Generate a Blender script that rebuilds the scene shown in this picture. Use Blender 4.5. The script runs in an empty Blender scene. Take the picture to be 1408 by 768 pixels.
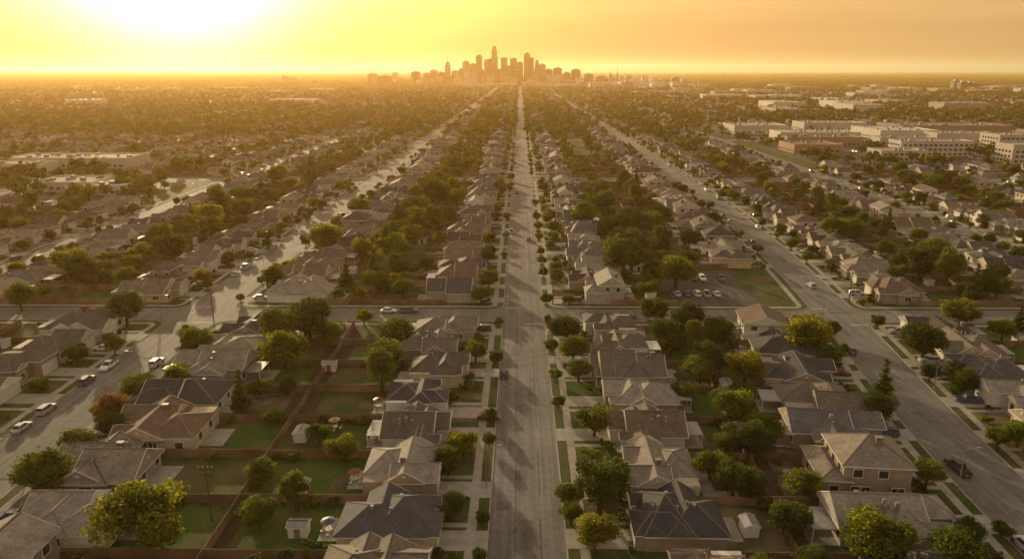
import bpy, math, random
import numpy as np
from mathutils import Vector, Matrix
R = random.Random(11)
SC = bpy.context.scene
COL = SC.collection

# ------------------------------------------------------------------ params
SUN_EL = math.radians(9.8)
SUN_AZ = math.radians(-24)      # from +Y, negative = towards -X
SUN_DIR = Vector((math.sin(SUN_AZ)*math.cos(SUN_EL), math.cos(SUN_AZ)*math.cos(SUN_EL), math.sin(SUN_EL)))

# ------------------------------------------------------------------ node helpers
class M:
    def __init__(s, name):
        s.mat = bpy.data.materials.new(name); s.mat.use_nodes = True
        s.nt = s.mat.node_tree; s.n = s.nt.nodes; s.l = s.nt.links
        s.b = s.n['Principled BSDF']; s.out = s.n['Material Output']
        s.b.inputs['Roughness'].default_value = 0.85
        s.b.inputs['Specular IOR Level'].default_value = .25
    def add(s, t, **kw):
        nd = s.n.new(t)
        for k, v in kw.items():
            if k.startswith('_'):
                setattr(nd, k[1:], v)
        for k, v in kw.items():
            if not k.startswith('_'):
                sock = nd.inputs[int(k[1:])] if (k[0] == 'i' and k[1:].isdigit()) else nd.inputs[k.replace('__', ' ')]
                s.set(sock, v)
        return nd
    def set(s, sock, v):
        if isinstance(v, bpy.types.NodeSocket): s.l.new(v, sock)
        else:
            if isinstance(v, tuple) and len(v) == 3 and sock.type == 'RGBA': v = (*v, 1)
            sock.default_value = v
    def coord(s, kind='Object'):
        return s.add('ShaderNodeTexCoord').outputs[kind]
    def pos(s):
        return s.add('ShaderNodeNewGeometry').outputs['Position']
    def noise(s, vec, scale, detail=3, rough=.5):
        return s.add('ShaderNodeTexNoise', Vector=vec, Scale=scale, Detail=float(detail), Roughness=rough).outputs['Fac']
    def ramp(s, fac, stops, interp='LINEAR'):
        nd = s.add('ShaderNodeValToRGB', Fac=fac); cr = nd.color_ramp; cr.interpolation = interp
        while len(cr.elements) < len(stops): cr.elements.new(0.5)
        for e, (p, c) in zip(cr.elements, stops):
            e.position = p; e.color = (*c, 1) if len(c) == 3 else c
        return nd.outputs['Color']
    def math(s, op, a, b=0.0):
        return s.add('ShaderNodeMath', _operation=op, i0=a, i1=b).outputs[0]
    def mix(s, f, a, b, mode='MIX'):
        nd = s.n.new('ShaderNodeMix'); nd.data_type = 'RGBA'; nd.blend_type = mode
        s.set(nd.inputs[0], f); s.set(nd.inputs[6], a); s.set(nd.inputs[7], b)
        return nd.outputs[2]
    def bump(s, h, strength=.3, dist=.05):
        o = s.add('ShaderNodeBump', Height=h, Strength=strength, Distance=dist).outputs[0]
        s.l.new(o, s.b.inputs['Normal'])
    def color(s, c): s.set(s.b.inputs['Base Color'], c)
    def rnd(s): return s.add('ShaderNodeObjectInfo').outputs['Random']

def g(v): return (v, v, v)

def mat_asphalt(name, base, tint=(1, .94, .86)):
    m = M(name); p = m.pos()
    a = m.noise(p, .06, 4); b = m.noise(p, .8, 5, .7); c = m.noise(p, 12, 2)
    col = m.ramp(a, [(.3, tuple(base*.72*t for t in tint)), (.7, tuple(base*1.25*t for t in tint))])
    col = m.mix(.7, col, m.ramp(b, [(.3, g(.6)), (.7, g(1.25))]), 'MULTIPLY')
    mp = m.add('ShaderNodeMapping', Vector=p, Scale=(.9, .012, 1)).outputs[0]
    w = m.noise(mp, 1.0, 3)
    col = m.mix(.7, col, m.ramp(w, [(.35, g(.68)), (.65, g(1.22))]), 'MULTIPLY')
    v = m.add('ShaderNodeTexVoronoi', _feature='DISTANCE_TO_EDGE', Vector=m.add('ShaderNodeVectorMath', _operation='ADD', i0=p, i1=m.add('ShaderNodeTexNoise', Vector=p, Scale=.5).outputs['Color']).outputs[0], Scale=.16).outputs['Distance']
    cr = m.ramp(v, [(0, g(.45)), (.012, g(1))])
    col = m.mix(.75, col, cr, 'MULTIPLY')
    m.color(col); m.b.inputs['Roughness'].default_value = .85
    m.b.inputs['Specular IOR Level'].default_value = .45
    m.bump(c, .3, .02); return m.mat

def mat_noise(name, c1, c2, scale, rough=.9, c3=None, scale2=None, bump=0, spec=.1):
    m = M(name); p = m.pos()
    col = m.ramp(m.noise(p, scale, 5, .6), [(.32, c1), (.68, c2)])
    if c3:
        col = m.mix(m.ramp(m.noise(p, scale2, 4), [(.46, g(0)), (.62, g(1))]), col, c3)
    f = m.noise(p, scale*9, 3)
    col = m.mix(.5, col, m.ramp(f, [(.3, g(.6)), (.7, g(1.35))]), 'MULTIPLY')
    m.color(col); m.b.inputs['Roughness'].default_value = rough; m.b.inputs['Specular IOR Level'].default_value = spec
    if bump: m.bump(f, bump, .1)
    return m.mat

def mat_flat(name, c, rough=.6, metal=0, vary=.25):
    m = M(name)
    n = m.noise(m.coord(), 1.3, 4)
    m.color(m.mix(1.0, c, m.ramp(n, [(.3, g(1-vary)), (.7, g(1+vary*.4))]), 'MULTIPLY'))
    m.b.inputs['Roughness'].default_value = rough; m.b.inputs['Metallic'].default_value = metal
    return m.mat

def mat_random(name, cols, rough=.8, vary=.25, scale=.7, metal=0, spec=.3):
    m = M(name); n = len(cols)
    base = m.ramp(m.rnd(), [(i/n, c) for i, c in enumerate(cols)], 'CONSTANT')
    f = m.noise(m.coord(), scale, 5, .65)
    m.color(m.mix(1.0, base, m.ramp(f, [(.3, g(1-vary)), (.7, g(1+vary*.5))]), 'MULTIPLY'))
    m.b.inputs['Roughness'].default_value = rough; m.b.inputs['Metallic'].default_value = metal
    m.b.inputs['Specular IOR Level'].default_value = spec
    return m.mat

def mat_roof():
    m = M('shingle_roof'); co = m.coord()
    cols = [(.095, .080, .068), (.155, .125, .098), (.048, .048, .053), (.205, .172, .138), (.115, .110, .110), (.062, .049, .040), (.245, .215, .18), (.135, .092, .066), (.072, .072, .078), (.135, .112, .09)]
    k = len(cols)
    r = m.math('FRACT', m.math('MULTIPLY', m.rnd(), 7.31))
    base = m.ramp(r, [(i/k, c) for i, c in enumerate(cols)], 'CONSTANT')
    f = m.noise(co, .5, 5, .7)
    base = m.mix(1.0, base, m.ramp(f, [(.3, g(.7)), (.7, g(1.25))]), 'MULTIPLY')
    mp = m.add('ShaderNodeMapping', Vector=co, Scale=(1.6, 1.6, .15)).outputs[0]
    base = m.mix(.5, base, m.ramp(m.noise(mp, 1.5, 3), [(.35, g(.7)), (.65, g(1.15))]), 'MULTIPLY')
    sp = m.add('ShaderNodeSeparateXYZ', Vector=co)
    z = m.math('FRACT', m.math('MULTIPLY', sp.outputs[2], 5.0))
    base = m.mix(.45, base, m.ramp(z, [(0, g(.45)), (.25, g(1.1))]), 'MULTIPLY')
    v = m.add('ShaderNodeTexVoronoi', Vector=co, Scale=2.6).outputs['Color']
    base = m.mix(.22, base, m.add('ShaderNodeHueSaturation', Saturation=0.0, Value=1.6, Color=v).outputs[0], 'MULTIPLY')
    m.color(base); m.b.inputs['Roughness'].default_value = .8
    m.bump(z, .35, .04); return m.mat

def mat_wall():
    m = M('painted_siding'); co = m.coord()
    cols = [(.48, .39, .28), (.60, .55, .46), (.34, .26, .19), (.68, .64, .58), (.38, .35, .32), (.50, .40, .28), (.27, .24, .22), (.58, .50, .39)]
    base = m.ramp(m.rnd(), [(i/8, c) for i, c in enumerate(cols)], 'CONSTANT')
    f = m.noise(co, .6, 4)
    base = m.mix(1.0, base, m.ramp(f, [(.3, g(.8)), (.7, g(1.1))]), 'MULTIPLY')
    z = m.math('FRACT', m.math('MULTIPLY', m.add('ShaderNodeSeparateXYZ', Vector=co).outputs[2], 4.5))
    base = m.mix(.3, base, m.ramp(z, [(0, g(.5)), (.2, g(1))]), 'MULTIPLY')
    m.color(base); m.bump(z, .3, .02); return m.mat

def mat_leaf(name, cols, trans=.46):
    m = M(name); n = len(cols)
    r = m.math('FRACT', m.math('MULTIPLY', m.rnd(), 3.77))
    base = m.ramp(r, [(i/(n-1), c) for i, c in enumerate(cols)])
    tone = m.add('ShaderNodeAttribute', _attribute_name='tone').outputs['Fac']
    base = m.mix(1.0, base, m.ramp(tone, [(0, g(.38)), (.5, g(1.0)), (1, (2.0, 1.8, 1.2))]), 'MULTIPLY')
    m.color(base)
    m.b.inputs['Roughness'].default_value = .7
    tr = m.add('ShaderNodeBsdfTranslucent', Color=m.mix(1.0, base, (2.3, 2.0, .6), 'MULTIPLY')).outputs[0]
    mx = m.add('ShaderNodeMixShader', Fac=trans, i1=m.b.outputs[0], i2=tr)
    m.l.new(mx.outputs[0], m.out.inputs['Surface'])
    return m.mat

def mat_fence():
    m = M('fence_wood'); p = m.pos(); s = m.add('ShaderNodeSeparateXYZ', Vector=p)
    u = m.math('FRACT', m.math('MULTIPLY', m.math('ADD', s.outputs[0], s.outputs[1]), 5.5))
    c = m.ramp(m.noise(p, .15, 3), [(.35, (.13, .07, .04)), (.65, (.28, .18, .115))])
    c = m.mix(.6, c, m.ramp(u, [(0, g(.35)), (.15, g(1))]), 'MULTIPLY')
    m.color(c); return m.mat

def mat_tower(name, wall, glass, fz=3.9, fx=4.0):
    m = M(name); co = m.coord(); s = m.add('ShaderNodeSeparateXYZ', Vector=co)
    z = m.math('GREATER_THAN', m.math('FRACT', m.math('MULTIPLY', s.outputs[2], 1/fz)), .38)
    x = m.math('GREATER_THAN', m.math('FRACT', m.math('MULTIPLY', m.math('ADD', s.outputs[0], s.outputs[1]), 1/fx)), .3)
    w = m.math('MULTIPLY', z, x)
    m.color(m.mix(w, wall, glass)); m.set(m.b.inputs['Roughness'], m.math('SUBTRACT', .8, m.math('MULTIPLY', w, .45)))
    return m.mat

MAT = {}
MAT['road'] = mat_asphalt('asphalt', .15)
MAT['patch'] = mat_asphalt('asphalt_patch', .10)
MAT['lot'] = mat_asphalt('parking_asphalt', .05)
MAT['conc'] = mat_noise('concrete', (.24, .215, .18), (.36, .325, .275), .5, spec=.25)
MAT['kerb'] = mat_noise('kerb_concrete', (.28, .25, .22), (.40, .36, .32), .7, spec=.25)
MAT['lawn'] = mat_noise('lawn', (.030, .054, .012), (.060, .088, .021), .25, c3=(.100, .084, .040), scale2=.11, bump=.5)
MAT['lawn2'] = mat_noise('green_lawn', (.030, .066, .011), (.056, .102, .019), .3, bump=.5, c3=(.078, .092, .028), scale2=.17)
MAT['dry'] = mat_noise('dry_grass', (.11, .09, .045), (.18, .145, .082), .35, c3=(.045, .065, .02), scale2=.2, bump=.4)
MAT['dirt'] = mat_noise('bare_soil', (.09, .064, .04), (.16, .118, .08), .4, bump=.4, c3=(.045, .060, .020), scale2=.25)
MAT['mulch'] = mat_noise('mulch', (.035, .024, .016), (.075, .05, .033), .8, bump=.5)
MAT['paint'] = mat_flat('road_paint', (.55, .53, .48), .7)
MAT['roof'] = mat_roof(); MAT['wall'] = mat_wall()
MAT['trim'] = mat_flat('white_trim', (.66, .62, .56), .7, vary=.1)
MAT['ridge'] = mat_random('ridge_cap', [(.13, .115, .10), (.19, .165, .14), (.085, .08, .078)], .9)
MAT['garage'] = mat_flat('garage_door', (.60, .56, .49), .6, vary=.08)
m = M('window_glass'); m.color((.03, .035, .04)); m.b.inputs['Roughness'].default_value = .08; m.b.inputs['Specular IOR Level'].default_value = .5; MAT['glass'] = m.mat
m = M('car_glass'); m.color((.02, .022, .025)); m.b.inputs['Roughness'].default_value = .35; m.b.inputs['Specular IOR Level'].default_value = .4; MAT['cglass'] = m.mat
MAT['brick'] = mat_noise('chimney_brick', (.17, .10, .075), (.26, .17, .13), 2.0)
MAT['door'] = mat_random('front_door', [(.2, .05, .03), (.05, .08, .12), (.3, .2, .1)], .5)
MAT['solar'] = mat_flat('solar_panel', (.012, .016, .035), .3)
MAT['vent'] = mat_flat('roof_vent', (.27, .26, .25), .6, .3)
MAT['fence'] = mat_fence()
MAT['bark'] = mat_noise('bark', (.05, .035, .024), (.11, .08, .055), 3.0)
MAT['leafA'] = mat_leaf('leaf_green', [(.050, .084, .012), (.074, .104, .016), (.058, .094, .017), (.100, .118, .019)])
MAT['leafB'] = mat_leaf('leaf_dark', [(.029, .053, .011), (.042, .066, .013), (.055, .080, .016)], .38)
MAT['leafC'] = mat_leaf('leaf_yellow_green', [(.115, .138, .018), (.095, .128, .020), (.135, .143, .02)], .52)
MAT['leafD'] = mat_leaf('leaf_autumn', [(.15, .085, .02), (.14, .065, .02), (.16, .115, .02)], .42)
MAT['metal'] = mat_flat('galvanised_metal', (.30, .30, .30), .5, .5)
MAT['lampglass'] = mat_flat('lamp_lens', (.35, .34, .32), .5)
MAT['woodpole'] = mat_flat('pole_wood', (.12, .08, .05), .9)
MAT['paintcar'] = mat_random('car_paint', [(.66, .66, .64), (.03, .03, .035), (.35, .36, .38), (.10, .11, .13), (.16, .03, .025), (.05, .09, .18), (.45, .45, .45), (.70, .69, .67)], .45, vary=.05, metal=.05, spec=.4)
MAT['tyre'] = mat_flat('tyre_rubber', (.02, .02, .02), .85)
MAT['hub'] = mat_flat('wheel_hub', (.4, .4, .4), .35, .8)
MAT['tail'] = mat_flat('tail_light', (.35, .02, .015), .4)
MAT['binp'] = mat_random('bin_plastic', [(.03, .06, .10), (.03, .08, .04), (.05, .05, .05)], .5)
MAT['whouse'] = mat_random('warehouse_wall', [(.48, .42, .35), (.32, .20, .13), (.55, .50, .43), (.38, .28, .20)], .8, vary=.15, scale=.05)
MAT['flatroof'] = mat_random('membrane_roof', [(.44, .40, .34), (.22, .19, .16), (.54, .49, .43), (.30, .26, .22)], .95, vary=.3, scale=.06, spec=.1)
MAT['tw1'] = mat_tower('tower_stone', (.10, .075, .055), (.035, .035, .035))
MAT['tw2'] = mat_tower('tower_glass', (.06, .055, .05), (.025, .03, .035), 4.2, 5)
MAT['tw3'] = mat_tower('tower_concrete', (.14, .115, .10), (.035, .035, .035), 3.6, 6)

# ------------------------------------------------------------------ mesh builder
class MB:
    def __init__(s): s.v = []; s.f = []; s.m = []; s.mats = []
    def mi(s, k):
        if k not in s.mats: s.mats.append(k)
        return s.mats.index(k)
    def poly(s, pts, k):
        b = len(s.v); s.v += [tuple(p) for p in pts]; s.f.append(tuple(range(b, b+len(pts)))); s.m.append(s.mi(k))
    def box(s, x0, x1, y0, y1, z0, z1, k, top=None, nobottom=False):
        b = len(s.v)
        s.v += [(x0, y0, z0), (x1, y0, z0), (x1, y1, z0), (x0, y1, z0), (x0, y0, z1), (x1, y0, z1), (x1, y1, z1), (x0, y1, z1)]
        fs = [(0, 1, 5, 4), (1, 2, 6, 5), (2, 3, 7, 6), (3, 0, 4, 7)]
        for f in fs: s.f.append(tuple(b+i for i in f)); s.m.append(s.mi(k))
        s.f.append((b+4, b+5, b+6, b+7)); s.m.append(s.mi(top or k))
        if not nobottom: s.f.append((b+3, b+2, b+1, b)); s.m.append(s.mi(k))
    def tube(s, pts, rads, n, k, cap=True):
        rings = []
        for i, p in enumerate(pts):
            p = Vector(p)
            d = (Vector(pts[min(i+1, len(pts)-1)]) - Vector(pts[max(i-1, 0)])).normalized()
            a = d.cross(Vector((0, 0, 1)) if abs(d.z) < .9 else Vector((1, 0, 0))).normalized(); c = d.cross(a)
            b = len(s.v)
            for j in range(n):
                t = 2*math.pi*j/n; s.v.append(tuple(p + (a*math.cos(t)+c*math.sin(t))*rads[i]))
            rings.append(b)
        for i in range(len(rings)-1):
            for j in range(n):
                s.f.append((rings[i]+j, rings[i]+(j+1) % n, rings[i+1]+(j+1) % n, rings[i+1]+j)); s.m.append(s.mi(k))
        if cap:
            s.f.append(tuple(rings[-1]+j for j in range(n))); s.m.append(s.mi(k))
            s.f.append(tuple(rings[0]+n-1-j for j in range(n))); s.m.append(s.mi(k))
    def beam(s, p, q, w, h, k):
        p = Vector(p); q = Vector(q); d = (q-p).normalized()
        a = d.cross(Vector((0, 0, 1))).normalized()*w/2; u = a.cross(d).normalized()*h
        if u.z < 0: u = -u
        s.poly([p+a-u*.5, q+a-u*.5, q+u, p+u], k); s.poly([p+u, q+u, q-a-u*.5, p-a-u*.5], k)
    def mesh(s, name, smooth=False):
        me = bpy.data.meshes.new(name); me.from_pydata(s.v, [], s.f)
        for k in s.mats: me.materials.append(MAT[k])
        me.polygons.foreach_set('material_index', s.m)
        if smooth: me.polygons.foreach_set('use_smooth', [True]*len(s.f))
        me.update(); return me

def obj(name, me, loc=(0, 0, 0), rz=0, sc=(1, 1, 1), col=None):
    o = bpy.data.objects.new(name, me); o.location = loc; o.rotation_euler = (0, 0, rz)
    o.scale = sc if isinstance(sc, tuple) else (sc, sc, sc)
    (col or COL).objects.link(o); return o

# ------------------------------------------------------------------ houses
def roof(mb, x0, x1, y0, y1, z, pitch, axis, hip, over=.5, mat='roof', gm='wall'):
    x0 -= over; x1 += over; y0 -= over; y1 += over
    if axis == 'x':
        s = (y1-y0)/2; L = x1-x0; T = lambda a, b, c: (x0+a, y0+b, c)
    else:
        s = (x1-x0)/2; L = y1-y0; T = lambda a, b, c: (x0+b, y0+a, c)
    h = s*pitch; i = min(s, L/2-.01) if hip else 0
    A, B, C, D = T(0, 0, z), T(L, 0, z), T(L, 2*s, z), T(0, 2*s, z)
    P, Q = T(i, s, z+h), T(L-i, s, z+h)
    mb.poly([A, B, Q, P], mat); mb.poly([C, D, P, Q], mat)
    mb.poly([B, C, Q], mat if hip else gm); mb.poly([D, A, P], mat if hip else gm)
    f = .2
    a, b, c, d = [(p[0], p[1], p[2]-f) for p in (A, B, C, D)]
    for p, q, r_, t in ((A, B, b, a), (B, C, c, b), (C, D, d, c), (D, A, a, d)): mb.poly([p, q, r_, t], 'trim')
    mb.poly([a, b, c, d], 'trim')
    mb.beam(P, Q, .4, .06, 'ridge')
    if hip:
        for p, q in ((A, P), (D, P), (B, Q), (C, Q)): mb.beam(p, q, .32, .05, 'ridge')
    else:
        for p, q in ((A, P), (D, P), (B, Q), (C, Q)): mb.beam(p, q, .14, .05, 'trim')
        if gm == 'wall' and s > 2.2:
            for e_, sg in ((0, -1), (L, 1)):
                for t_ in (0, .16, .32):
                    q0, q1 = T(e_+sg*.02, s-.3, z+h*.45+t_), T(e_+sg*.05, s+.3, z+h*.45+t_+.09)
                    mb.box(min(q0[0], q1[0]), max(q0[0], q1[0]), min(q0[1], q1[1]), max(q0[1], q1[1]), q0[2], q1[2], 'trim')
    return h

def win(mb, side, wall, c, z, w, h):
    s = 1 if side[1] == '+' else -1
    def b(o0, o1, a0, a1, z0, z1, k):
        lo, hi = sorted((wall+s*o0, wall+s*o1))
        if side[0] == 'x': mb.box(lo, hi, a0, a1, z0, z1, k)
        else: mb.box(a0, a1, lo, hi, z0, z1, k)
    b(-.02, .05, c-w/2, c+w/2, z, z+h, 'glass')
    t = .1
    b(-.02, .08, c-w/2-t, c-w/2, z-t, z+h+t, 'trim'); b(-.02, .08, c+w/2, c+w/2+t, z-t, z+h+t, 'trim')
    b(-.02, .08, c-w/2, c+w/2, z-t, z, 'trim'); b(-.02, .08, c-w/2, c+w/2, z+h, z+h+t, 'trim')
    if w > 1.3: b(-.02, .07, c-.03, c+.03, z, z+h, 'trim')

NHT = 30
def house(seed):
    r = random.Random(seed*17+3); mb = MB()
    style = [0, 1, 3, 2, 4, 3, 1, 5, 4, 3, 0, 1][seed % 12]
    w = r.uniform(10.0, 11.6); d = r.uniform(12.5, 15.5); H = r.choice([2.75, 2.9, 3.1, 3.4]); pit = r.uniform(.42, .62)
    xb, xf = -d/2, d/2-r.uniform(1.5, 4.2); yl, yr = -w/2, w/2
    gx = d/2; g0 = r.choice([.2, -.3, -1.0]); g1 = yr+r.choice([-.15, .35])
    if style == 2 or style == 5:
        H2 = 5.4
        xm0, xm1 = (xb, xb+8.6) if style == 2 else (xb+3, xf)
        mb.box(xm0, xm1, yl+.4, yr-.4, 0, H2, 'wall')
        hh = roof(mb, xm0, xm1, yl+.4, yr-.4, H2, pit*.85, 'y' if style == 2 else 'x', seed % 3 != 0)
        mb.box(xb if style == 5 else xm1-.3, xf if style == 2 else xm0+.2, yl+.1, yr-.1, 0, H, 'wall')
        roof(mb, xb if style == 5 else xm1-1, xf if style == 2 else xm0+1, yl+.1, yr-.1, H, pit*.55, 'y', True)
        for yy in (-3, 0, 3): win(mb, 'x+', xm1, yy, 3.5, 1.3, 1.2); win(mb, 'x-', xm0, yy, 3.5, 1.3, 1.2)
        for xx in (xm0+2, xm0+5.6): win(mb, 'y-', yl+.4, xx, 3.5, 1.3, 1.2); win(mb, 'y+', yr-.4, xx, 3.5, 1.3, 1.2)
        zr = H2+hh
    else:
        ax = {0: 'x', 1: 'y', 3: 'x', 4: 'x'}[style]; hp = {0: True, 1: r.random() < .4, 3: False, 4: True}[style]
        if style == 1:
            mb.box(xb, xf, yl, yr, 0, H, 'wall')
            xs_ = xb+r.uniform(3.6, 5.4)
            hh = roof(mb, xs_, xf, yl, yr, H, pit, 'y', hp)
            roof(mb, xb, xs_+2.5, yl+r.uniform(0, 2), yr-r.uniform(0, 3), H-.06, pit*.8, 'x', r.random() < .6)
        else:
            k_ = r.uniform(1.0, 2.6); xs_ = xb+(xf-xb)*r.uniform(.4, .6); sg = r.choice([-1, 1])
            ya, yb = (yl+k_, yr) if sg > 0 else (yl, yr-k_)
            mb.box(xb, xs_, ya, yb, 0, H, 'wall'); mb.box(xs_-.01, xf, yl, yr, 0, H-.01, 'wall')
            roof(mb, xb, xs_+4, ya, yb, H-.03, pit, ax, hp)
            hh = roof(mb, xs_, xf, yl, yr, H+.01, pit, 'x' if r.random() < .5 else 'y', hp if r.random() < .6 else not hp)
        zr = H+hh
        if style in (4, 3, 0) and r.random() < .7:
            for sy in ([-1] if r.random() < .6 else [-1, 1]):
                cx = r.uniform(-3, 1); hw_ = r.uniform(2.0, 3.0)
                ya, yb = sorted((sy*(w/2+.6), 0))
                mb.box(cx-hw_, cx+hw_, ya, yb, 0, H-.03, 'wall')
                roof(mb, cx-hw_, cx+hw_, ya-(0 if sy < 0 else .5), yb+(.5 if sy < 0 else 0), H+.05, pit*1.05, 'y', r.random() < .3, .38)
                win(mb, 'y-' if sy < 0 else 'y+', sy*(w/2+.6), cx, 1.0, 1.8, 1.2)
    mb.box(-1, gx, g0, g1, 0, H-.02, 'wall')
    roof(mb, -1.5, gx, g0, g1, H+.075, pit*r.uniform(.85, 1.05), 'x', style in (5,) or r.random() < .35, .45)
    gc = (g0+g1)/2
    mb.box(gx-.02, gx+.06, gc-2.3, gc+2.3, 0, 2.2, 'garage')
    for q in range(1, 4): mb.box(gx+.06, gx+.075, gc-2.3, gc+2.3, q*.55-.03, q*.55+.01, 'trim')
    mb.box(gx+.02, gx+.1, gc-2.45, gc-2.3, 0, 2.35, 'trim'); mb.box(gx+.02, gx+.1, gc+2.3, gc+2.45, 0, 2.35, 'trim'); mb.box(gx+.02, gx+.1, gc-2.3, gc+2.3, 2.2, 2.35, 'trim')
    mb.box(xf-.02, xf+.06, g0-1.6, g0-.7, .15, 2.25, 'door')
    mb.box(xf+.001, xf+1.6, yl+.6, g0-.05, .0, .16, 'conc')
    win(mb, 'x+', xf, (yl+g0-1.6)/2, .9, 1.7, 1.3)
    q_ = r.random()
    if q_ < .35:
        roof(mb, xf-.2, xf+1.5, yl+.5, g0-.5, H-.12, .3, 'y', True, .25)
        for yy in (yl+.7, g0-.8): mb.box(xf+1.3, xf+1.45, yy-.07, yy+.07, .16, H-.3, 'trim')
    elif q_ < .8:
        a_, b_ = yl+.3, g0-1.9
        if b_-a_ > 1.8:
            mb.box(xf-.5, xf+1.1, a_, b_, 0, H-.04, 'wall'); roof(mb, xf-3.5, xf+1.1, a_, b_, H-.02, pit*1.1, 'x', False, .36)
            win(mb, 'x+', xf+1.1, (a_+b_)/2, .9, 1.3, 1.3)
    for xx in np.linspace(xb+1.8, xf-1.8, 4):
        if r.random() < .8 and xx > 0: win(mb, 'y-', yl if style not in (2, 5) else yl+.1, xx, 1.0, r.choice([.8, 1.2, 1.7]), 1.15)
        if style in (1, 2, 5) and r.random() < .8: win(mb, 'y-', yl if style == 1 else yl+.1, min(xx, -.9), 1.0, 1.2, 1.15)
    for yy in (-2.2, 2.0): win(mb, 'x-', xb, yy, .9, 1.3, 1.25)
    mb.box(xb-3.6, xb-.01, -3, 3, -.05, .12, 'conc')
    if r.random() < .5:
        mb.box(xb-3.4, xb-.2, -2.8, 2.8, 2.4, 2.52, 'vent' if r.random() < .6 else 'trim')
        for yy in (-2.6, 2.6): mb.box(xb-3.3, xb-3.18, yy-.06, yy+.06, .12, 2.4, 'trim')
    if r.random() < .3:
        cx, cy = r.uniform(xb+1.5, xf-3), r.choice([-2.2, 1.6])
        mb.box(cx, cx+.9, cy, cy+.65, 0, zr+.25, 'brick'); mb.box(cx-.07, cx+.97, cy-.07, cy+.72, zr+.25, zr+.35, 'vent')
    if style in (0, 3, 4):
        for q in range(r.randint(3, 7)):
            fx = r.uniform(xb+3, xf-3); fy = r.uniform(1.0, 3.2)*r.choice([-1, 1]); e = r.choice([.08, .17, .25])
            zz = H + (w/2+.5-abs(fy))*pit
            mb.box(fx-e, fx+e, fy-e, fy+e, zz-1.2, zz+.25, 'vent')
    me = mb.mesh('house_%d' % seed)
    return me, gc, d/2, (g0-1.15), style

HOUSES = [house(i) for i in range(NHT)]

def far_house(seed):
    r = random.Random(seed+900); mb = MB(); w = r.uniform(9.5, 12); d = r.uniform(11, 15); H = 2.8
    mb.box(-d/2, d/2-2, -w/2, w/2, 0, H, 'wall')
    roof(mb, -d/2, d/2-2, -w/2, w/2, H, .48, r.choice('xy'), r.random() < .6)
    mb.box(0, d/2, .2, w/2-.1, 0, H-.02, 'wall'); roof(mb, -1.5, d/2, .2, w/2-.1, H+.03, .48, 'x', False, .4)
    mb.box(d/2, d/2+.05, 1, w/2-1, 0, 2.2, 'garage')
    for xx in (-3, 1): mb.box(xx-.7, xx+.7, -w/2-.04, -w/2, 1, 2.2, 'glass')
    return mb.mesh('far_house_%d' % seed)

# ------------------------------------------------------------------ trees
def tree(name, seed, h, cr, ch, nb, lpb, leaf, leafmat, kind='round', trunk=True):
    r = random.Random(seed); nr = np.random.RandomState(seed); mb = MB()
    c0 = h-ch/2
    blobs = []
    for i in range(nb):
        if kind == 'cone':
            t = (i+.5)/nb; zz = h-ch+ch*t; rr = cr*(1-t)*.85+.15; a = i*2.4+r.uniform(-.4, .4)
            blobs.append((Vector((math.cos(a)*rr*.6, math.sin(a)*rr*.6, zz)), max(.4, rr*.62)))
        else:
            while True:
                p = Vector((r.uniform(-1, 1), r.uniform(-1, 1), r.uniform(-.8, 1)))
                if .3 < p.length < 1: break
            k = .76
            br = cr*r.uniform(.22, .42)
            blobs.append((Vector((p.x*cr*k*r.uniform(.85, 1.15), p.y*cr*k*r.uniform(.85, 1.1), c0+p.z*ch/2*k)), br))
    if trunk:
        tr = .028*h+.05; bx, by = r.uniform(-.3, .3), r.uniform(-.3, .3)
        mb.tube([(0, 0, -.1), (bx*.3, by*.3, h*.25), (bx, by, h*.55), (bx, by, h*.8)], [tr*1.3, tr, tr*.6, tr*.2], 7, 'bark')
        for c, br in (blobs if len(blobs) < 14 else r.sample(blobs, 14)):
            z0 = min(c.z-.3, h*r.uniform(.22, .5)); st = Vector((bx*.6, by*.6, z0)); mid = (st+c)/2+Vector((0, 0, .3))
            mb.tube([st, mid, c], [tr*.42, tr*.25, tr*.08], 5, 'bark', False)
    nt = len(mb.f)
    P = []; T = []
    for c, br in blobs:
        n = int(lpb*(br/(cr*.33))**2)
        d = nr.normal(size=(n, 3)); d /= np.linalg.norm(d, axis=1)[:, None]
        rad = br*(.45+.65*nr.rand(n)**.6)
        rad *= 1+.28*np.sin(d[:, 0]*5+seed)*np.cos(d[:, 1]*6+c.x)
        q = np.array(c)+d*rad[:, None]*np.array([1, 1, .78 if kind != 'cone' else .6])
        P.append(np.c_[q, d]); bt = r.uniform(.2, .78)
        T.append(np.clip(bt+nr.normal(size=n)*.17, 0, 1))
    P = np.concatenate(P); T = np.concatenate(T); n = len(P)
    nrm = P[:, 3:]+nr.normal(size=(n, 3))*.6; nrm /= np.linalg.norm(nrm, axis=1)[:, None]
    a = np.cross(nrm, nr.normal(size=(n, 3))); a /= np.linalg.norm(a, axis=1)[:, None]; b = np.cross(nrm, a)
    s = leaf*(.6+.8*nr.rand(n))[:, None]
    q = P[:, :3]
    V = np.stack([q-a*s*.5, q-b*s*.4+a*s*.05, q+a*s*.5, q+b*s*.4], 1).reshape(-1, 3)
    base = len(mb.v); li = mb.mi(leafmat)
    mb.v += [tuple(x) for x in V.tolist()]
    mb.f += [(base+4*i, base+4*i+1, base+4*i+2, base+4*i+3) for i in range(n)]
    mb.m += [li]*n
    me = mb.mesh(name)
    at = me.attributes.new('tone', 'FLOAT', 'FACE')
    at.data.foreach_set('value', np.concatenate([np.full(nt, .5), T]).astype(np.float32))
    return me

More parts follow.
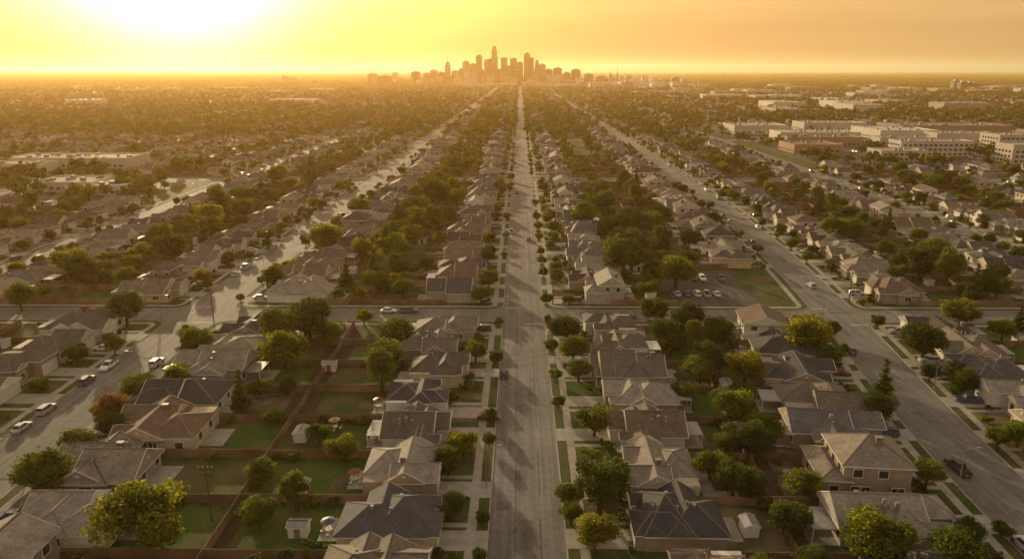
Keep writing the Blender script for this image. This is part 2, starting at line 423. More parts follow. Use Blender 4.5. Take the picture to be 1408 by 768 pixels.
TREES = {
 'green': [tree('tg%d' % i, 20+i, 8.0, 4.2, 6.2, 36, 270, .35, 'leafA') for i in range(5)],
 'dark':  [tree('td%d' % i, 40+i, 9.0, 4.0, 7.4, 38, 270, .34, 'leafB') for i in range(4)],
 'yellow': [tree('ty%d' % i, 60+i, 7.8, 3.9, 6.0, 36, 270, .34, 'leafC') for i in range(3)],
 'autumn': [tree('ta%d' % i, 80+i, 6.5, 3.2, 4.6, 26, 220, .30, 'leafD') for i in range(2)],
 'tall':  [tree('tt%d' % i, 90+i, 11, 3.4, 9.0, 34, 200, .34, 'leafA') for i in range(2)],
 'pine':  [tree('tp%d' % i, 100+i, 11, 2.6, 9.6, 22, 200, .34, 'leafB', 'cone') for i in range(2)],
}
TNAME = {'green': 'deciduous_tree', 'dark': 'oak_tree', 'yellow': 'yellow_green_tree', 'autumn': 'autumn_tree', 'tall': 'tall_tree', 'pine': 'pine_tree'}
BASEH = {'green': 4.2, 'dark': 4.0, 'yellow': 3.9, 'autumn': 3.2, 'tall': 3.4, 'pine': 2.6}
def put_tree(x, y, kind, crown, hs=1.0, z=.13):
    me = R.choice(TREES[kind])
    if kind == 'pine': crown = min(crown, 6)
    s = crown/2/BASEH[kind]
    return obj(TNAME[kind], me, (x, y, z), R.uniform(0, 6.28), (s*R.uniform(.92, 1.08), s, s*hs))

def template_coll(name, meshes):
    c = bpy.data.collections.new(name)
    for i, me in enumerate(meshes):
        o = bpy.data.objects.new('%s_%02d' % (name, i), me); c.objects.link(o)
    return c

_ng = {}
def scatter(name, coll, pts):
    me = bpy.data.meshes.new(name); a = np.array(pts, dtype=np.float32)
    me.vertices.add(len(a)); me.vertices.foreach_set('co', a[:, :3].ravel())
    at = me.attributes.new('rotv', 'FLOAT_VECTOR', 'POINT'); rv = np.zeros((len(a), 3), np.float32); rv[:, 2] = a[:, 3]; at.data.foreach_set('vector', rv.ravel())
    at = me.attributes.new('sclv', 'FLOAT_VECTOR', 'POINT'); at.data.foreach_set('vector', a[:, 4:7].copy().ravel())
    at = me.attributes.new('pick', 'INT', 'POINT'); at.data.foreach_set('value', a[:, 7].astype(np.int32))
    o = obj(name, me)
    if coll.name not in _ng:
        ng = bpy.data.node_groups.new('scatter_'+coll.name, 'GeometryNodeTree')
        ng.interface.new_socket('Geometry', in_out='INPUT', socket_type='NodeSocketGeometry')
        ng.interface.new_socket('Geometry', in_out='OUTPUT', socket_type='NodeSocketGeometry')
        n = ng.nodes; l = ng.links
        gi = n.new('NodeGroupInput'); go = n.new('NodeGroupOutput')
        ip = n.new('GeometryNodeInstanceOnPoints'); ci = n.new('GeometryNodeCollectionInfo')
        ci.inputs['Collection'].default_value = coll; ci.inputs['Separate Children'].default_value = True; ci.inputs['Reset Children'].default_value = True
        def na(nm, dt):
            x = n.new('GeometryNodeInputNamedAttribute'); x.data_type = dt; x.inputs['Name'].default_value = nm; return x.outputs['Attribute']
        e = n.new('FunctionNodeEulerToRotation'); l.new(na('rotv', 'FLOAT_VECTOR'), e.inputs[0])
        l.new(gi.outputs[0], ip.inputs['Points']); l.new(ci.outputs[0], ip.inputs['Instance'])
        ip.inputs['Pick Instance'].default_value = True
        l.new(na('pick', 'INT'), ip.inputs['Instance Index']); l.new(e.outputs[0], ip.inputs['Rotation']); l.new(na('sclv', 'FLOAT_VECTOR'), ip.inputs['Scale'])
        l.new(ip.outputs[0], go.inputs[0]); _ng[coll.name] = ng
    md = o.modifiers.new('scatter', 'NODES'); md.node_group = _ng[coll.name]
    return o

# ------------------------------------------------------------------ street grid
CY = [-78, 202, 480, 760, 1040, 1320, 1600, 1900, 2200, 2500, 2800, 3100, 3400]; CW = 10.5
def rcurve(y):
    ys = [-200, 60, 100, 129, 165, 208, 290, 367, 563, 5000]; xs = [80, 79, 79.5, 82, 87, 93, 100.5, 104, 106, 106]
    s = sum(np.interp(y+o, ys, xs) for o in (-24, -12, 0, 12, 24))/5
    return float(s)
ROADS = []
for k in range(14, 1, -1): ROADS.append((lambda y, k=k: -95.0-93*(k-1), 10.5))
ROADS.append((lambda y: -95.0, 13.5)); ROADS.append((lambda y: 0.0, 11.8)); ROADS.append((rcurve, 12.5))
for k in range(1, 14): ROADS.append((lambda y, k=k: rcurve(y)+95*k, 10.5))
IMAIN = 14

EXCL = [(225, 600, 535, 985), (-395, -275, 490, 600), (-305, -215, 395, 470), (45, 72, 208, 250)]
def excluded(x, y, pad=0):
    return any(a-pad < x < b+pad and c-pad < y < d+pad for a, b, c, d in EXCL)
def visible(x, y, pad=45):
    zc = .961*y+19
    return abs(x+1.3) < .72*max(zc, 60)+pad and y > 62

S = 60000
m = M('terrain'); p = m.pos()
c = m.ramp(m.noise(p, .012, 5, .65), [(.3, (.028, .036, .013)), (.5, (.05, .054, .022)), (.62, (.085, .07, .042)), (.75, (.15, .125, .09))])
c2 = m.ramp(m.noise(p, .0016, 5, .6), [(.38, g(.5)), (.62, g(1.4))])
m.color(m.mix(1, c, c2, 'MULTIPLY')); m.b.inputs['Specular IOR Level'].default_value = .05; MAT['terrain'] = m.mat
mb = MB(); mb.poly([(-S, -3000, 0), (S, -3000, 0), (S, S, 0), (-S, S, 0)], 'terrain'); obj('ground', mb.mesh('ground'))
YD = 1320
mb = MB(); xs = 1330
mb.poly([(-xs, -78, .03), (xs, -78, .03), (xs, YD, .03), (-xs, YD, .03)], 'road')
for i, (f, w) in enumerate(ROADS):
    far = 3650 if abs(i-IMAIN) <= 1 else 2500
    mb.poly([(f(YD)-w/2, YD, .03), (f(YD)+w/2, YD, .03), (f(5000)+w/2, far, .03), (f(5000)-w/2, far, .03)], 'road')
for y in CY:
    if y > YD: mb.poly([(-2300, y-6, .05), (2300, y-6, .05), (2300, y+6, .05), (-2300, y+6, .05)], 'road')
obj('road', mb.mesh('road'))
mb = MB()
for q in range(70):
    y = R.uniform(85, 480); rd = R.choice([0, 0, 1, 2]); cx = [0, -95, rcurve(y)][rd]
    x = cx+R.uniform(-4, 4); a, b = R.uniform(.4, 1.3), R.uniform(1, 8)
    x0, x1 = max(x-a, cx-5.5), min(x+a, cx+5.5); z = .036+q*.0004; j = R.uniform(-.3, .3)
    mb.poly([(x0, y, z), (x1+j*.2, y+j, z), (x1, y+b, z), (x0-j*.3, y+b-j, z)], 'patch')
obj('road_patch', mb.mesh('patch'))
mb = MB()
for cx in (-1.9, 2.1):
    y = 80
    while y < 470:
        l = R.uniform(15, 50); x = cx+R.uniform(-.1, .1); mb.poly([(x, y, .068), (x+.09, y, .068), (x+.12, y+l, .068), (x+.03, y+l, .068)], 'lot'); y += l+R.uniform(0, 12)
for q in range(26):
    y = R.uniform(85, 470); cx = R.choice([0, -95, rcurve(y)])
    if q % 4 == 0: mb.poly([(cx-5.5, y, .072), (cx+5.5, y+.1, .072), (cx+5.5, y+.5, .072), (cx-5.5, y+.4, .072)], 'patch')
    X0 = cx+R.uniform(-2, 2); mb.poly([(X0+.35*math.cos(t*.7854), y+.35*math.sin(t*.7854), .074) for t in range(8)], 'tyre')
obj('road_seams', mb.mesh('seams'))
mb = MB()
for cx, w in ((0, 11.8), (-95, 13.5), (rcurve(202), 12.5)):
    for cy in (202, 480):
        for s in (-1, 1):
            yy = cy+s*7.2; x0, x1 = (cx-w/2+.5, cx-.3) if s > 0 else (cx+.3, cx+w/2-.5)
            mb.poly([(x0, yy-.2, .078), (x1, yy-.2, .078), (x1, yy+.2, .078), (x0, yy+.2, .078)], 'paint')
obj('road_markings', mb.mesh('markings'))

def ring(fl, wl, fr, wr, y0, y1, ins, rad=5.0):
    pts = []; y0 += ins; y1 -= ins; rr = max(.8, rad-ins)
    L = lambda y: fl(y)+wl/2+ins
    Rr = lambda y: fr(y)-wr/2-ins
    n = 14
    for t in np.linspace(0, 1, n): y = y0+rr+(y1-y0-2*rr)*t; pts.append((Rr(y), y))
    for t in (.2, .4, .6, .8): a = t*math.pi/2; y = y1-rr+rr*math.sin(a); pts.append((Rr(y)-rr+rr*math.cos(a), y))
    pts.append((Rr(y1)-rr, y1)); pts.append((L(y1)+rr, y1))
    for t in (.2, .4, .6, .8): a = t*math.pi/2; y = y1-rr+rr*math.cos(a); pts.append((L(y)+rr-rr*math.sin(a), y))
    for t in np.linspace(1, 0, n): y = y0+rr+(y1-y0-2*rr)*t; pts.append((L(y), y))
    for t in (.2, .4, .6, .8): a = t*math.pi/2; y = y0+rr-rr*math.sin(a); pts.append((L(y)+rr-rr*math.cos(a), y))
    pts.append((L(y0)+rr, y0)); pts.append((Rr(y0)-rr, y0))
    for t in (.2, .4, .6, .8): a = t*math.pi/2; y = y0+rr-rr*math.cos(a); pts.append((Rr(y)-rr+rr*math.sin(a), y))
    return pts
def band(mb, A, B, za, zb, k):
    n = len(A)
    for i in range(n):
        j = (i+1) % n
        mb.poly([(*A[i], za), (*A[j], za), (*B[j], zb), (*B[i], zb)], k)

fence = MB(); yards = MB(); drive = MB()
shrubs = []; treepts = []; farh = []; cars = []; extras = []
ntr = 0
KINDS = ['green']*9+['dark']*7+['yellow']*3+['tall']*2+['pine']*1
def front_tree_kind(): return R.choice(['green', 'green', 'dark', 'yellow', 'dark', 'green', 'dark', 'yellow', 'green', 'dark', 'green'])
HERO = [(-56, 92, 'yellow', 13.5), (-56, 159, 'yellow', 11), (-56, 178, 'dark', 12), (11.8, 103, 'dark', 9.5), (13.5, 129, 'green', 8), (70, 170, 'yellow', 13.5),
 (50, 153, 'yellow', 9.5), (42, 135, 'green', 9.5), (43, 183, 'dark', 10), (-77, 275, 'yellow', 15), (-48, 259, 'yellow', 13), (-44, 367, 'dark', 16), (-52, 352, 'green', 13), (-34, 374, 'green', 13),
 (35, 244, 'dark', 14), (50, 229, 'green', 14), (41, 264, 'dark', 13), (-83, 132, 'autumn', 7.5), (-83, 143, 'green', 8.5), (-78, 150, 'yellow', 6.5), (-81.5, 118, 'green', 7.5),
 (-80.5, 107, 'green', 9), (-82, 170, 'green', 8.0), (-45, 193, 'yellow', 5.5), (-82, 228, 'green', 9), (-106, 231, 'yellow', 6.5), (-155.6, 240, 'yellow', 12), (-111.5, 192, 'dark', 10),
 (75, 141, 'pine', 6.0), (98, 168, 'dark', 10), (-43, 240, 'dark', 10), (-52, 282, 'tall', 8), (11, 178, 'dark', 9), (12, 166, 'green', 8), (-12, 166, 'green', 6), (-11.5, 120, 'yellow', 6),
 (-60, 190, 'green', 9), (29, 330, 'green', 13), (38, 345, 'dark', 14), (47, 318, 'dark', 12), (-132, 300, 'green', 13), (-140, 318, 'yellow', 13), (50, 90, 'yellow', 10), (60, 88, 'green', 9), (10, 93, 'yellow', 7),
 (-80, 350, 'green', 12), (-130, 260, 'dark', 12), (-150, 205, 'green', 10), (-84, 92, 'dark', 10), (84, 92, 'dark', 9), (39, 300, 'dark', 12), (-45, 320, 'green', 12), (120, 190, 'green', 11), (135, 240, 'dark', 12), (130, 300, 'green', 12)]
for x, y, k, c_ in HERO: put_tree(x, y, k, c_, R.uniform(.85, 1.0)); ntr += 1
def near_hero(x, y, d=6): return any((x-a)**2+(y-b)**2 < d*d for a, b, _, _ in HERO)
def add_tree(x, y, kind, crown, hs=1.0):
    global ntr
    if not visible(x, y) or near_hero(x, y, 5) or excluded(x, y): return
    if y < 125 and crown > 7.5: crown = 6.5
    if y < 500: put_tree(x, y, kind, crown, hs); ntr += 1
    else:
        pick = {'green': 0, 'dark': 1, 'yellow': 2, 'autumn': 3, 'tall': 4, 'pine': 5}[kind]; s = crown/8
        treepts.append((x, y, .1, R.uniform(0, 6.28), s, s, s*hs, pick))

nh = 0
for bi in range(len(ROADS)-1):
    fl, wl = ROADS[bi]; fr, wr = ROADS[bi+1]
    for cj in range(4+1):
        y0 = CY[cj]+CW/2; y1 = CY[cj+1]-CW/2
        xc = (fl(y1)+fr(y1))/2
        if not visible(xc, y1, 90): continue
        slab = MB()
        O = ring(fl, wl, fr, wr, y0, y1, 0); I1 = ring(fl, wl, fr, wr, y0, y1, .2)
        band(slab, O, O, .0, .14, 'kerb'); band(slab, O, I1, .14, .14, 'kerb')
        slab.poly([(*p_, .138) for p_ in I1], 'lawn')
        s1 = ring(fl, wl, fr, wr, y0, y1, 2.0); s2 = ring(fl, wl, fr, wr, y0, y1, 3.5)
        band(slab, s1, s2, .16, .16, 'conc')
        o = obj('city_block', slab.mesh('city_block'))
        for side in (-1, 1):
            kerb = (lambda y: fr(y)-wr/2) if side > 0 else (lambda y: fl(y)+wl/2)
            mid = lambda y: (fl(y)+fr(y))/2
            ismain = (side > 0 and bi+1 == IMAIN) or (side < 0 and bi == IMAIN)
            n = int((y1-y0-9)/14.0); step = (y1-y0-9)/n
            X = lambda u, y: kerb(y)-side*u
            last = -1
            for k in range(n):
                ya = y0+4.5+k*step; yb = ya+step; yc = (ya+yb)/2
                if not visible(X(18, yc), yc, 70 if yc > 150 else 40): continue
                if excluded(X(18, yc), yc, 6): continue
                hi = R.randrange(NHT)
                while hi == last or (ismain and HOUSES[hi][4] == 5): hi = R.randrange(NHT)
                last = hi
                me, gc, hf, dy, _st = HOUSES[hi]
                setb = 9.2+R.uniform(-1.8, 2.2)+(1.6 if (bi == IMAIN and side < 0) else 0)
                u0 = setb+hf
                flip = R.choice([-1, 1])
                ang = -math.atan((kerb(yc+5)-kerb(yc-5))/10)
                rz = (0 if side > 0 else math.pi)+ang
                ws = min((step-1.7)/11.2, 1.12)*R.uniform(.88, 1.05)
                ds = R.uniform(.9, 1.12)*(1.15 if (bi in (IMAIN-1, IMAIN) and not ismain) else 1)
                hz = R.uniform(.95, 1.18)
                yh = yc+R.uniform(-.7, .7)
                if yc < 760:
                    obj('suburban_house', me, (X(u0, yh), yh, .14), rz+R.uniform(-.015, .015), (ds, ws*flip, hz)); nh += 1
                elif R.random() < .85: farh.append((X(u0, yh), yh, .14, rz, ds, ws*flip, hz, R.randrange(6)))
                hback = u0+hf*ds
                sgn = 1 if side > 0 else -1
                dyc = yh+sgn*flip*gc*ws
                dfront = u0-hf*ds-.2
                if yc < 800:
                    def rect(mbx, ua, ub, yA, yB, z, kk):
                        mbx.poly([(X(ua, yA), yA, z), (X(ub, yA), yA, z), (X(ub, yB), yB, z), (X(ua, yB), yB, z)][::-1 if side > 0 else 1], kk)
                    rect(drive, .02, dfront+.3, dyc-2.5, dyc+2.5, .175, 'conc')
                    wy = yh+sgn*flip*dy*ws
                    rect(drive, 3.4, dfront+3.2, wy-.6, wy+.6, .168, 'conc')
                    fk = R.choice(['lawn2', 'lawn', 'dry', 'lawn2', 'mulch', 'lawn'])
                    rect(yards, 3.6, dfront+6, ya+.15, yb-.15, .148, fk)
                    bk = R.choice(['lawn2', 'dry', 'dirt', 'lawn', 'lawn2', 'lawn2', 'lawn'])
                    um = abs(mid(yc)-kerb(yc))
                    rect(yards, hback-.5, um-.2, ya+.15, yb-.15, .152, bk)
                    if R.random() < .5: rect(yards, um-R.uniform(1.5, 4), um-.25, ya+.3, yb-.3, .158, 'mulch')
                    if R.random() < .6:
                        a_ = ya+R.uniform(1, 6); rect(yards, hback+1, hback+R.uniform(4, 8), a_, a_+R.uniform(3, 6), .164, R.choice(['conc', 'dirt', 'conc', 'dry']))
                if yc < 620:
                    um = abs(mid(yc)-kerb(yc)); fu = u0+hf*.3
                    def fseg(xa, yA, xb, yB):
                        d_ = Vector((xb-xa, yB-yA, 0)).normalized(); nn = Vector((-d_.y, d_.x, 0))*.05
                        q = [(xa-nn.x, yA-nn.y), (xb-nn.x, yB-nn.y), (xb+nn.x, yB+nn.y), (xa+nn.x, yA+nn.y)]
                        hh = R.uniform(1.7, 1.95)
                        for i_ in range(4):
                            j_ = (i_+1) % 4; fence.poly([(*q[i_], .1), (*q[j_], .1), (*q[j_], hh), (*q[i_], hh)], 'fence')
                        fence.poly([(*t_, hh) for t_ in q], 'fence')
                        L_ = math.hypot(xb-xa, yB-yA)
                        for t_ in np.arange(0, L_, 2.6):
                            px, py = xa+d_.x*t_, yA+d_.y*t_; fence.box(px-.07, px+.07, py-.07, py+.07, .1, hh+.1, 'fence', nobottom=True)
                    fseg(X(fu, ya), ya, X(um, ya), ya)
                    if side > 0: fseg(X(um, ya), ya, X(um, yb), yb)
                if yc < 480:
                    for q in range(R.randint(9, 18)):
                        u_, y_ = (dfront+R.uniform(-1.2, -.2), yh+R.uniform(-5, 5)) if R.random() < .4 else ((R.uniform(hback+1, 40), ya+R.choice([.9, step-.9])+R.uniform(-.3, .3)) if R.random() < .7 else (R.uniform(4, 9), ya+R.uniform(0, 1.5)))
                        if abs(y_-dyc) < 2.9 and u_ < dfront+1: continue
                        s_ = R.uniform(.4, 1.5); shrubs.append((X(u_, y_), y_, .13, R.uniform(0, 6.28), s_*R.uniform(.8, 1.4), s_, s_*R.uniform(.7, 1.2), R.randrange(4)))
                near = yc < 230
                for q in range(3):
                    if R.random() < (.55 if near else .6):
                        u_ = R.uniform(hback+2, 40.5); y_ = R.uniform(ya+1, yb-1)
                        add_tree(X(u_, y_), y_, R.choice(KINDS), R.uniform(4.0, 9.8)*(1.0 if R.random() < .75 else 1.25), R.uniform(.75, 1.0))
                if R.random() < (.75 if near else .85):
                    y_ = dyc+R.choice([-1, 1])*R.uniform(3.6, 6)
                    add_tree(X(R.uniform(5, 8.2), y_), y_, front_tree_kind(), R.uniform(3.2, 7.4), R.uniform(.8, 1.05))
                if R.random() < .5:
                    y_ = dyc+R.choice([-1, 1])*R.uniform(3.4, 5)
                    add_tree(X(1.1, y_), y_, front_tree_kind(), R.uniform(2.4, 5.4), R.uniform(.9, 1.15))
                if yc < 420:
                    q = R.random(); ux = R.uniform(hback+4.5, 38); yx = R.uniform(ya+2.5, yb-2.5)
                    if q < .26: extras.append(('garden_shed', X(ux, yx), yx))
                    elif q < .33: extras.append(('trampoline', X(ux, yx), yx))
                    if R.random() < .45: extras.append(('patio_table', X(hback+2.4, yh), yh+R.uniform(-1, 1)))
                    if R.random() < .35:
                        yx = dyc+R.choice([-1, 1])*3; extras.append(('wheelie_bin', X(dfront-.5, yx), yx)); extras.append(('wheelie_bin', X(dfront-.5, yx+.75), yx+.75))
                if yc < 560:
                    if R.random() < (.22 if ismain else .36): cars.append((X(R.uniform(5.8, dfront-3), dyc), dyc+R.uniform(-1, 1)*.9, .185, rz+R.choice([0, math.pi])))
                    if R.random() < (.06 if ismain else .26): y_ = dyc+R.choice([-1, 1])*6; cars.append((X(-1.1, y_), y_, .045, math.pi/2+ang+(0 if side > 0 else math.pi)))
print('houses', nh, 'trees', ntr, 'far trees', len(treepts))
obj('wooden_fence', fence.mesh('fence')); obj('yard_lawn', yards.mesh('yards')); obj('driveway', drive.mesh('drive'))

SH = template_coll('shrub', [tree('sh%d' % i, 200+i, 1.5, 1.0, 1.5, 7, 60, .22, k, trunk=False) for i, k in enumerate(['leafA', 'leafB', 'leafC', 'leafA'])])
scatter('garden_shrubs', SH, shrubs)

# ------------------------------------------------------------------ cars
def car(kind):
    mb = MB()
    if kind == 'sedan':
        L, W, hb = 4.6, 1.8, .95
        body = [(-2.3, .42), (-2.3, .78), (-2.05, .93), (-1.35, .98), (1.05, .97), (1.95, .82), (2.28, .66), (2.3, .38)]
        cab = [(-1.75, .96), (-1.15, 1.42), (.25, 1.44), (1.05, .96)]
    elif kind == 'suv':
        L, W = 4.8, 1.92
        body = [(-2.4, .48), (-2.4, 1.0), (-2.25, 1.08), (1.1, 1.1), (2.1, 1.0), (2.4, .8), (2.4, .45)]
        cab = [(-2.3, 1.07), (-2.0, 1.68), (.35, 1.7), (1.15, 1.09)]
    else:
        L, W = 5.5, 1.95
        body = [(-2.75, .55), (-2.75, 1.08), (-.9, 1.1), (1.3, 1.12), (2.5, 1.02), (2.75, .8), (2.75, .5)]
        cab = [(-.95, 1.09), (-.75, 1.78), (.6, 1.8), (1.35, 1.11)]
    zb = .32; hw = W/2
    outline = [(body[0][0], zb)]+body+[(body[-1][0], zb)]
    def sec(y, sh): return [(x*(1-.02*sh), y, z-(.04*sh if z > zb else 0)) for x, z in outline]
    secs = [sec(-hw, 1), sec(-hw+.1, 0), sec(hw-.1, 0), sec(hw, 1)]
    n = len(outline)
    for a, b in zip(secs[:-1], secs[1:]):
        for i in range(n):
            j = (i+1) % n; mb.poly([a[i], a[j], b[j], b[i]], 'paintcar')
    mb.poly(secs[0], 'paintcar'); mb.poly(secs[-1][::-1], 'paintcar')
    c = cab; yw = hw-.1; yt = hw-.3
    A = [(c[0][0], -yw, c[0][1]), (c[1][0], -yt, c[1][1]), (c[2][0], -yt, c[2][1]), (c[3][0], -yw, c[3][1])]
    B = [(x, -y, z) for x, y, z in A]
    mb.poly(A, 'cglass'); mb.poly(B[::-1], 'cglass'); mb.poly([A[0], A[1], B[1], B[0]], 'cglass'); mb.poly([A[2], A[3], B[3], B[2]], 'cglass')
    mb.poly([A[1], A[2], B[2], B[1]], 'paintcar')
    mb.box(c[1][0]-.05, c[2][0]+.05, -yt-.03, yt+.03, c[1][1]+.004, c[1][1]+.06, 'paintcar')
    for P_, Q_ in ((A[0], A[1]), (A[2], A[3]), (B[0], B[1]), (B[2], B[3])): mb.tube([P_, Q_], [.06, .05], 5, 'paintcar')
    xm = (c[1][0]+c[2][0])/2
    for s in (-1, 1): mb.tube([(xm, s*(yw+.0), c[0][1]), (xm, s*(yt+.01), c[1][1])], [.05, .05], 4, 'paintcar'); mb.box(c[3][0]-.35, c[3][0]-.15, min(s*hw, s*(hw+.18)), max(s*hw, s*(hw+.18)), c[3][1], c[3][1]+.14, 'paintcar')
    wx = L*.30; wr = .34 if kind == 'sedan' else .39
    for x in (-wx, wx):
        for s in (-1, 1):
            mb.tube([(x, s*(hw-.2), wr), (x, s*(hw+.02), wr)], [wr, wr], 16, 'tyre'); mb.tube([(x, s*(hw+.0), wr), (x, s*(hw+.035), wr)], [wr*.6, wr*.5], 12, 'hub')
    e = L/2
    for s in (-1, 1):
        a, b = sorted((s*.5, s*.85)); mb.box(e-.08, e+.02, a, b, .6, .75, 'lampglass'); mb.box(-e-.02, -e+.06, a, b, .68, .86, 'tail')
    mb.box(-e-.03, -e+.02, -.26, .26, .5, .62, 'trim')
    if kind == 'pickup':
        mb.box(-2.65, -1.0, -.78, .78, 1.06, 1.125, 'tyre')
    me = mb.mesh('car_'+kind); return me
CARS = [('parked_car', car('sedan')), ('parked_suv', car('suv')), ('pickup_truck', car('pickup'))]
cars = [(-89.7, 164, .045, math.pi/2), (-89.6, 181, .045, math.pi/2), (-100.3, 162, .045, -math.pi/2), (77.5, 117, .045, math.pi/2+.05), (-4.8, 158, .045, math.pi/2), (-7.5, 136, .2, 0),
         (-34, 204.5, .045, 0), (-40, 204.5, .045, 0), (30, 199.5, .045, 0), (-130, 205, .045, 0), (2.6, 300, .045, math.pi/2), (-2.6, 420, .045, -math.pi/2), (rcurve(215)+2, 232, .045, math.pi/2)] + cars
for x in range(5):
    cars.append((49+x*3.1+R.uniform(-.1, .1), 222, .18, math.pi/2))
for x in (0, 2, 3, 5): cars.append((52+x*3.1, 240, .18, -math.pi/2))
for q in range(60):
    x, y = R.choice([(300, 735), (345, 600), (420, 600), (470, 720), (300, 640), (-330, 520), (-272, 415)]); cars.append((x+R.randrange(-12, 12)*3, y+R.choice([-6, 6, 0])+R.uniform(-.5, .5), .19, math.pi/2))
placed = []
for x, y, z, rz in cars:
    if visible(x, y, 20) and not any(abs(x-a) < 2.6 and abs(y-b) < 5 for a, b in placed):
        placed.append((x, y)); nm, me = R.choice([CARS[0], CARS[0], CARS[1], CARS[1], CARS[2]]); obj(nm, me, (x, y, z), rz+R.uniform(-.02, .02))
mb = MB(); mb.poly([(46, 211.5, .165), (73, 211.5, .165), (73, 250, .165), (46, 250, .165)], 'lot')
for a, b, c_, d_ in EXCL[:3]:
    ks = [(f(600)-w/2-4, f(600)+w/2+4) for f, w in ROADS]
    x = a
    while x < b:
        nxt = min([k0 for k0, k1 in ks if k0 > x+2] + [b]); inroad = [k1 for k0, k1 in ks if k0 <= x < k1]
        if inroad: x = inroad[0]+.01; continue
        ysplit = sorted([c_, d_]+[v for cyy in CY for v in (cyy-9.5, cyy+9.5) if c_ < v < d_])
        for u, v in zip(ysplit[:-1], ysplit[1:]):
            if any(abs((u+v)/2-cyy) < 5 for cyy in CY): continue
            mb.poly([(x, u, .165), (nxt, u, .165), (nxt, v, .165), (x, v, .165)], 'lot')
        x = nxt+.01
for x in range(8):
    for yy in (219, 237): mb.box(47.4+x*3.1, 47.5+x*3.1, yy, yy+5.4, .166, .172, 'paint')
obj('parking_lot', mb.mesh('parking_lot'))

# ------------------------------------------------------------------ street furniture
def lamp():
    mb = MB()
    mb.tube([(0, 0, 0), (0, 0, .5), (0, 0, 7.6), (.25, 0, 8.0), (2.2, 0, 8.25)], [.13, .09, .07, .055, .045], 8, 'metal')
    mb.tube([(0, 0, 0), (0, 0, .25)], [.2, .16], 8, 'conc')
    mb.box(1.9, 2.75, -.16, .16, 8.2, 8.34, 'metal'); mb.box(2.0, 2.65, -.12, .12, 8.15, 8.2, 'lampglass')
    return mb.mesh('street_lamp')
LM = lamp()
for ri in (IMAIN-1, IMAIN, IMAIN+1, IMAIN+2, IMAIN-2):
    f, w = ROADS[ri]
    for q, y in enumerate(np.arange(110, 620, 42)):
        s = -1 if q % 2 == 0 else 1
        if any(abs(y-c_) < 8 for c_ in CY): y += 10
        obj('street_lamp', LM, (f(y)+s*(w/2+.9), y, .13), 0 if s < 0 else math.pi)
def upole():
    mb = MB(); mb.tube([(0, 0, 0), (0, 0, 10.5)], [.17, .11], 8, 'woodpole'); mb.box(-1.2, 1.2, -.06, .06, 9.6, 9.75, 'woodpole'); mb.box(-.9, .9, -.06, .06, 8.8, 8.92, 'woodpole')
    for x in (-1.1, -.4, .4, 1.1): mb.tube([(x, 0, 9.75), (x, 0, 9.95)], [.05, .04], 6, 'trim')
    return mb.mesh('utility_pole')
UP = upole()
for x, y in ((-88.3, 195), (-50, 100), (-112, 214), (9, 212), (100, 214), (52, 166), (-44, 225), (-44, 265), (50, 275), (96, 128), (-142, 180), (-142, 220)):
    obj('utility_pole', UP, (x, y, .13), R.uniform(-.1, .1))
def shed():
    mb = MB(); mb.box(-1.6, 1.6, -1.25, 1.25, 0, 2.1, 'trim'); roof(mb, -1.6, 1.6, -1.25, 1.25, 2.12, .4, 'x', False, .2, 'vent', 'trim'); mb.box(-.5, .5, -1.29, -1.25, .05, 1.9, 'door')
    return mb.mesh('garden_shed')
SHED = shed()
def tramp():
    mb = MB(); n = 20
    ringp = [(2*math.cos(2*math.pi*i/n), 2*math.sin(2*math.pi*i/n), .8) for i in range(n)]
    mb.poly(ringp, 'tyre')
    for i in range(n): mb.tube([ringp[i], ringp[(i+1) % n]], [.09, .09], 5, 'metal', False)
    for i in range(0, n, 4): x, y, z = ringp[i]; mb.tube([(x, y, 0), (x, y, 2.4)], [.04, .04], 5, 'metal')
    return mb.mesh('trampoline')
TRM = tramp()
def umb():
    mb = MB(); n = 8; top = (0, 0, 2.6)
    c_ = [(1.2*math.cos(2*math.pi*i/n), 1.2*math.sin(2*math.pi*i/n), 2.15) for i in range(n)]
    for i in range(n): mb.poly([c_[i], c_[(i+1) % n], top], 'door')
    mb.tube([(0, 0, 0), top], [.03, .03], 5, 'metal'); mb.tube([(0, 0, .7), (0, 0, .76)], [.6, .6], 12, 'garage')
    for a in range(4):
        x, y = 1.1*math.cos(a*1.57), 1.1*math.sin(a*1.57); mb.box(x-.22, x+.22, y-.22, y+.22, .4, .46, 'trim'); mb.box(x-.2, x+.2, y+.18, y+.22, .46, .9, 'trim')
        for i_ in (-.18, .18): mb.box(x+i_-.02, x+i_+.02, y-.2, y-.16, 0, .4, 'metal'); mb.box(x+i_-.02, x+i_+.02, y+.16, y+.2, 0, .4, 'metal')
    return mb.mesh('patio_table')
UMB = umb()
def wbin():
    mb = MB(); z = .12
    b = [(-.25, -.22), (.25, -.22), (.25, .22), (-.25, .22)]; t = [(-.31, -.28), (.31, -.28), (.31, .28), (-.31, .28)]
    for i in range(4):
        j = (i+1) % 4; mb.poly([(*b[i], z), (*b[j], z), (*t[j], 1.0), (*t[i], 1.0)], 'binp')
    mb.box(-.35, .35, -.31, .31, 1.0, 1.07, 'binp'); mb.tube([(-.24, -.3, .13), (-.24, .3, .13)], [.12, .12], 8, 'tyre')
    return mb.mesh('wheelie_bin')
EX = {'garden_shed': SHED, 'trampoline': TRM, 'patio_table': UMB, 'wheelie_bin': wbin()}
extras += [('garden_shed', -46.5, 161), ('garden_shed', -43.5, 127), ('garden_shed', -38, 108), ('garden_shed', 45, 150), ('patio_table', -38, 131)]
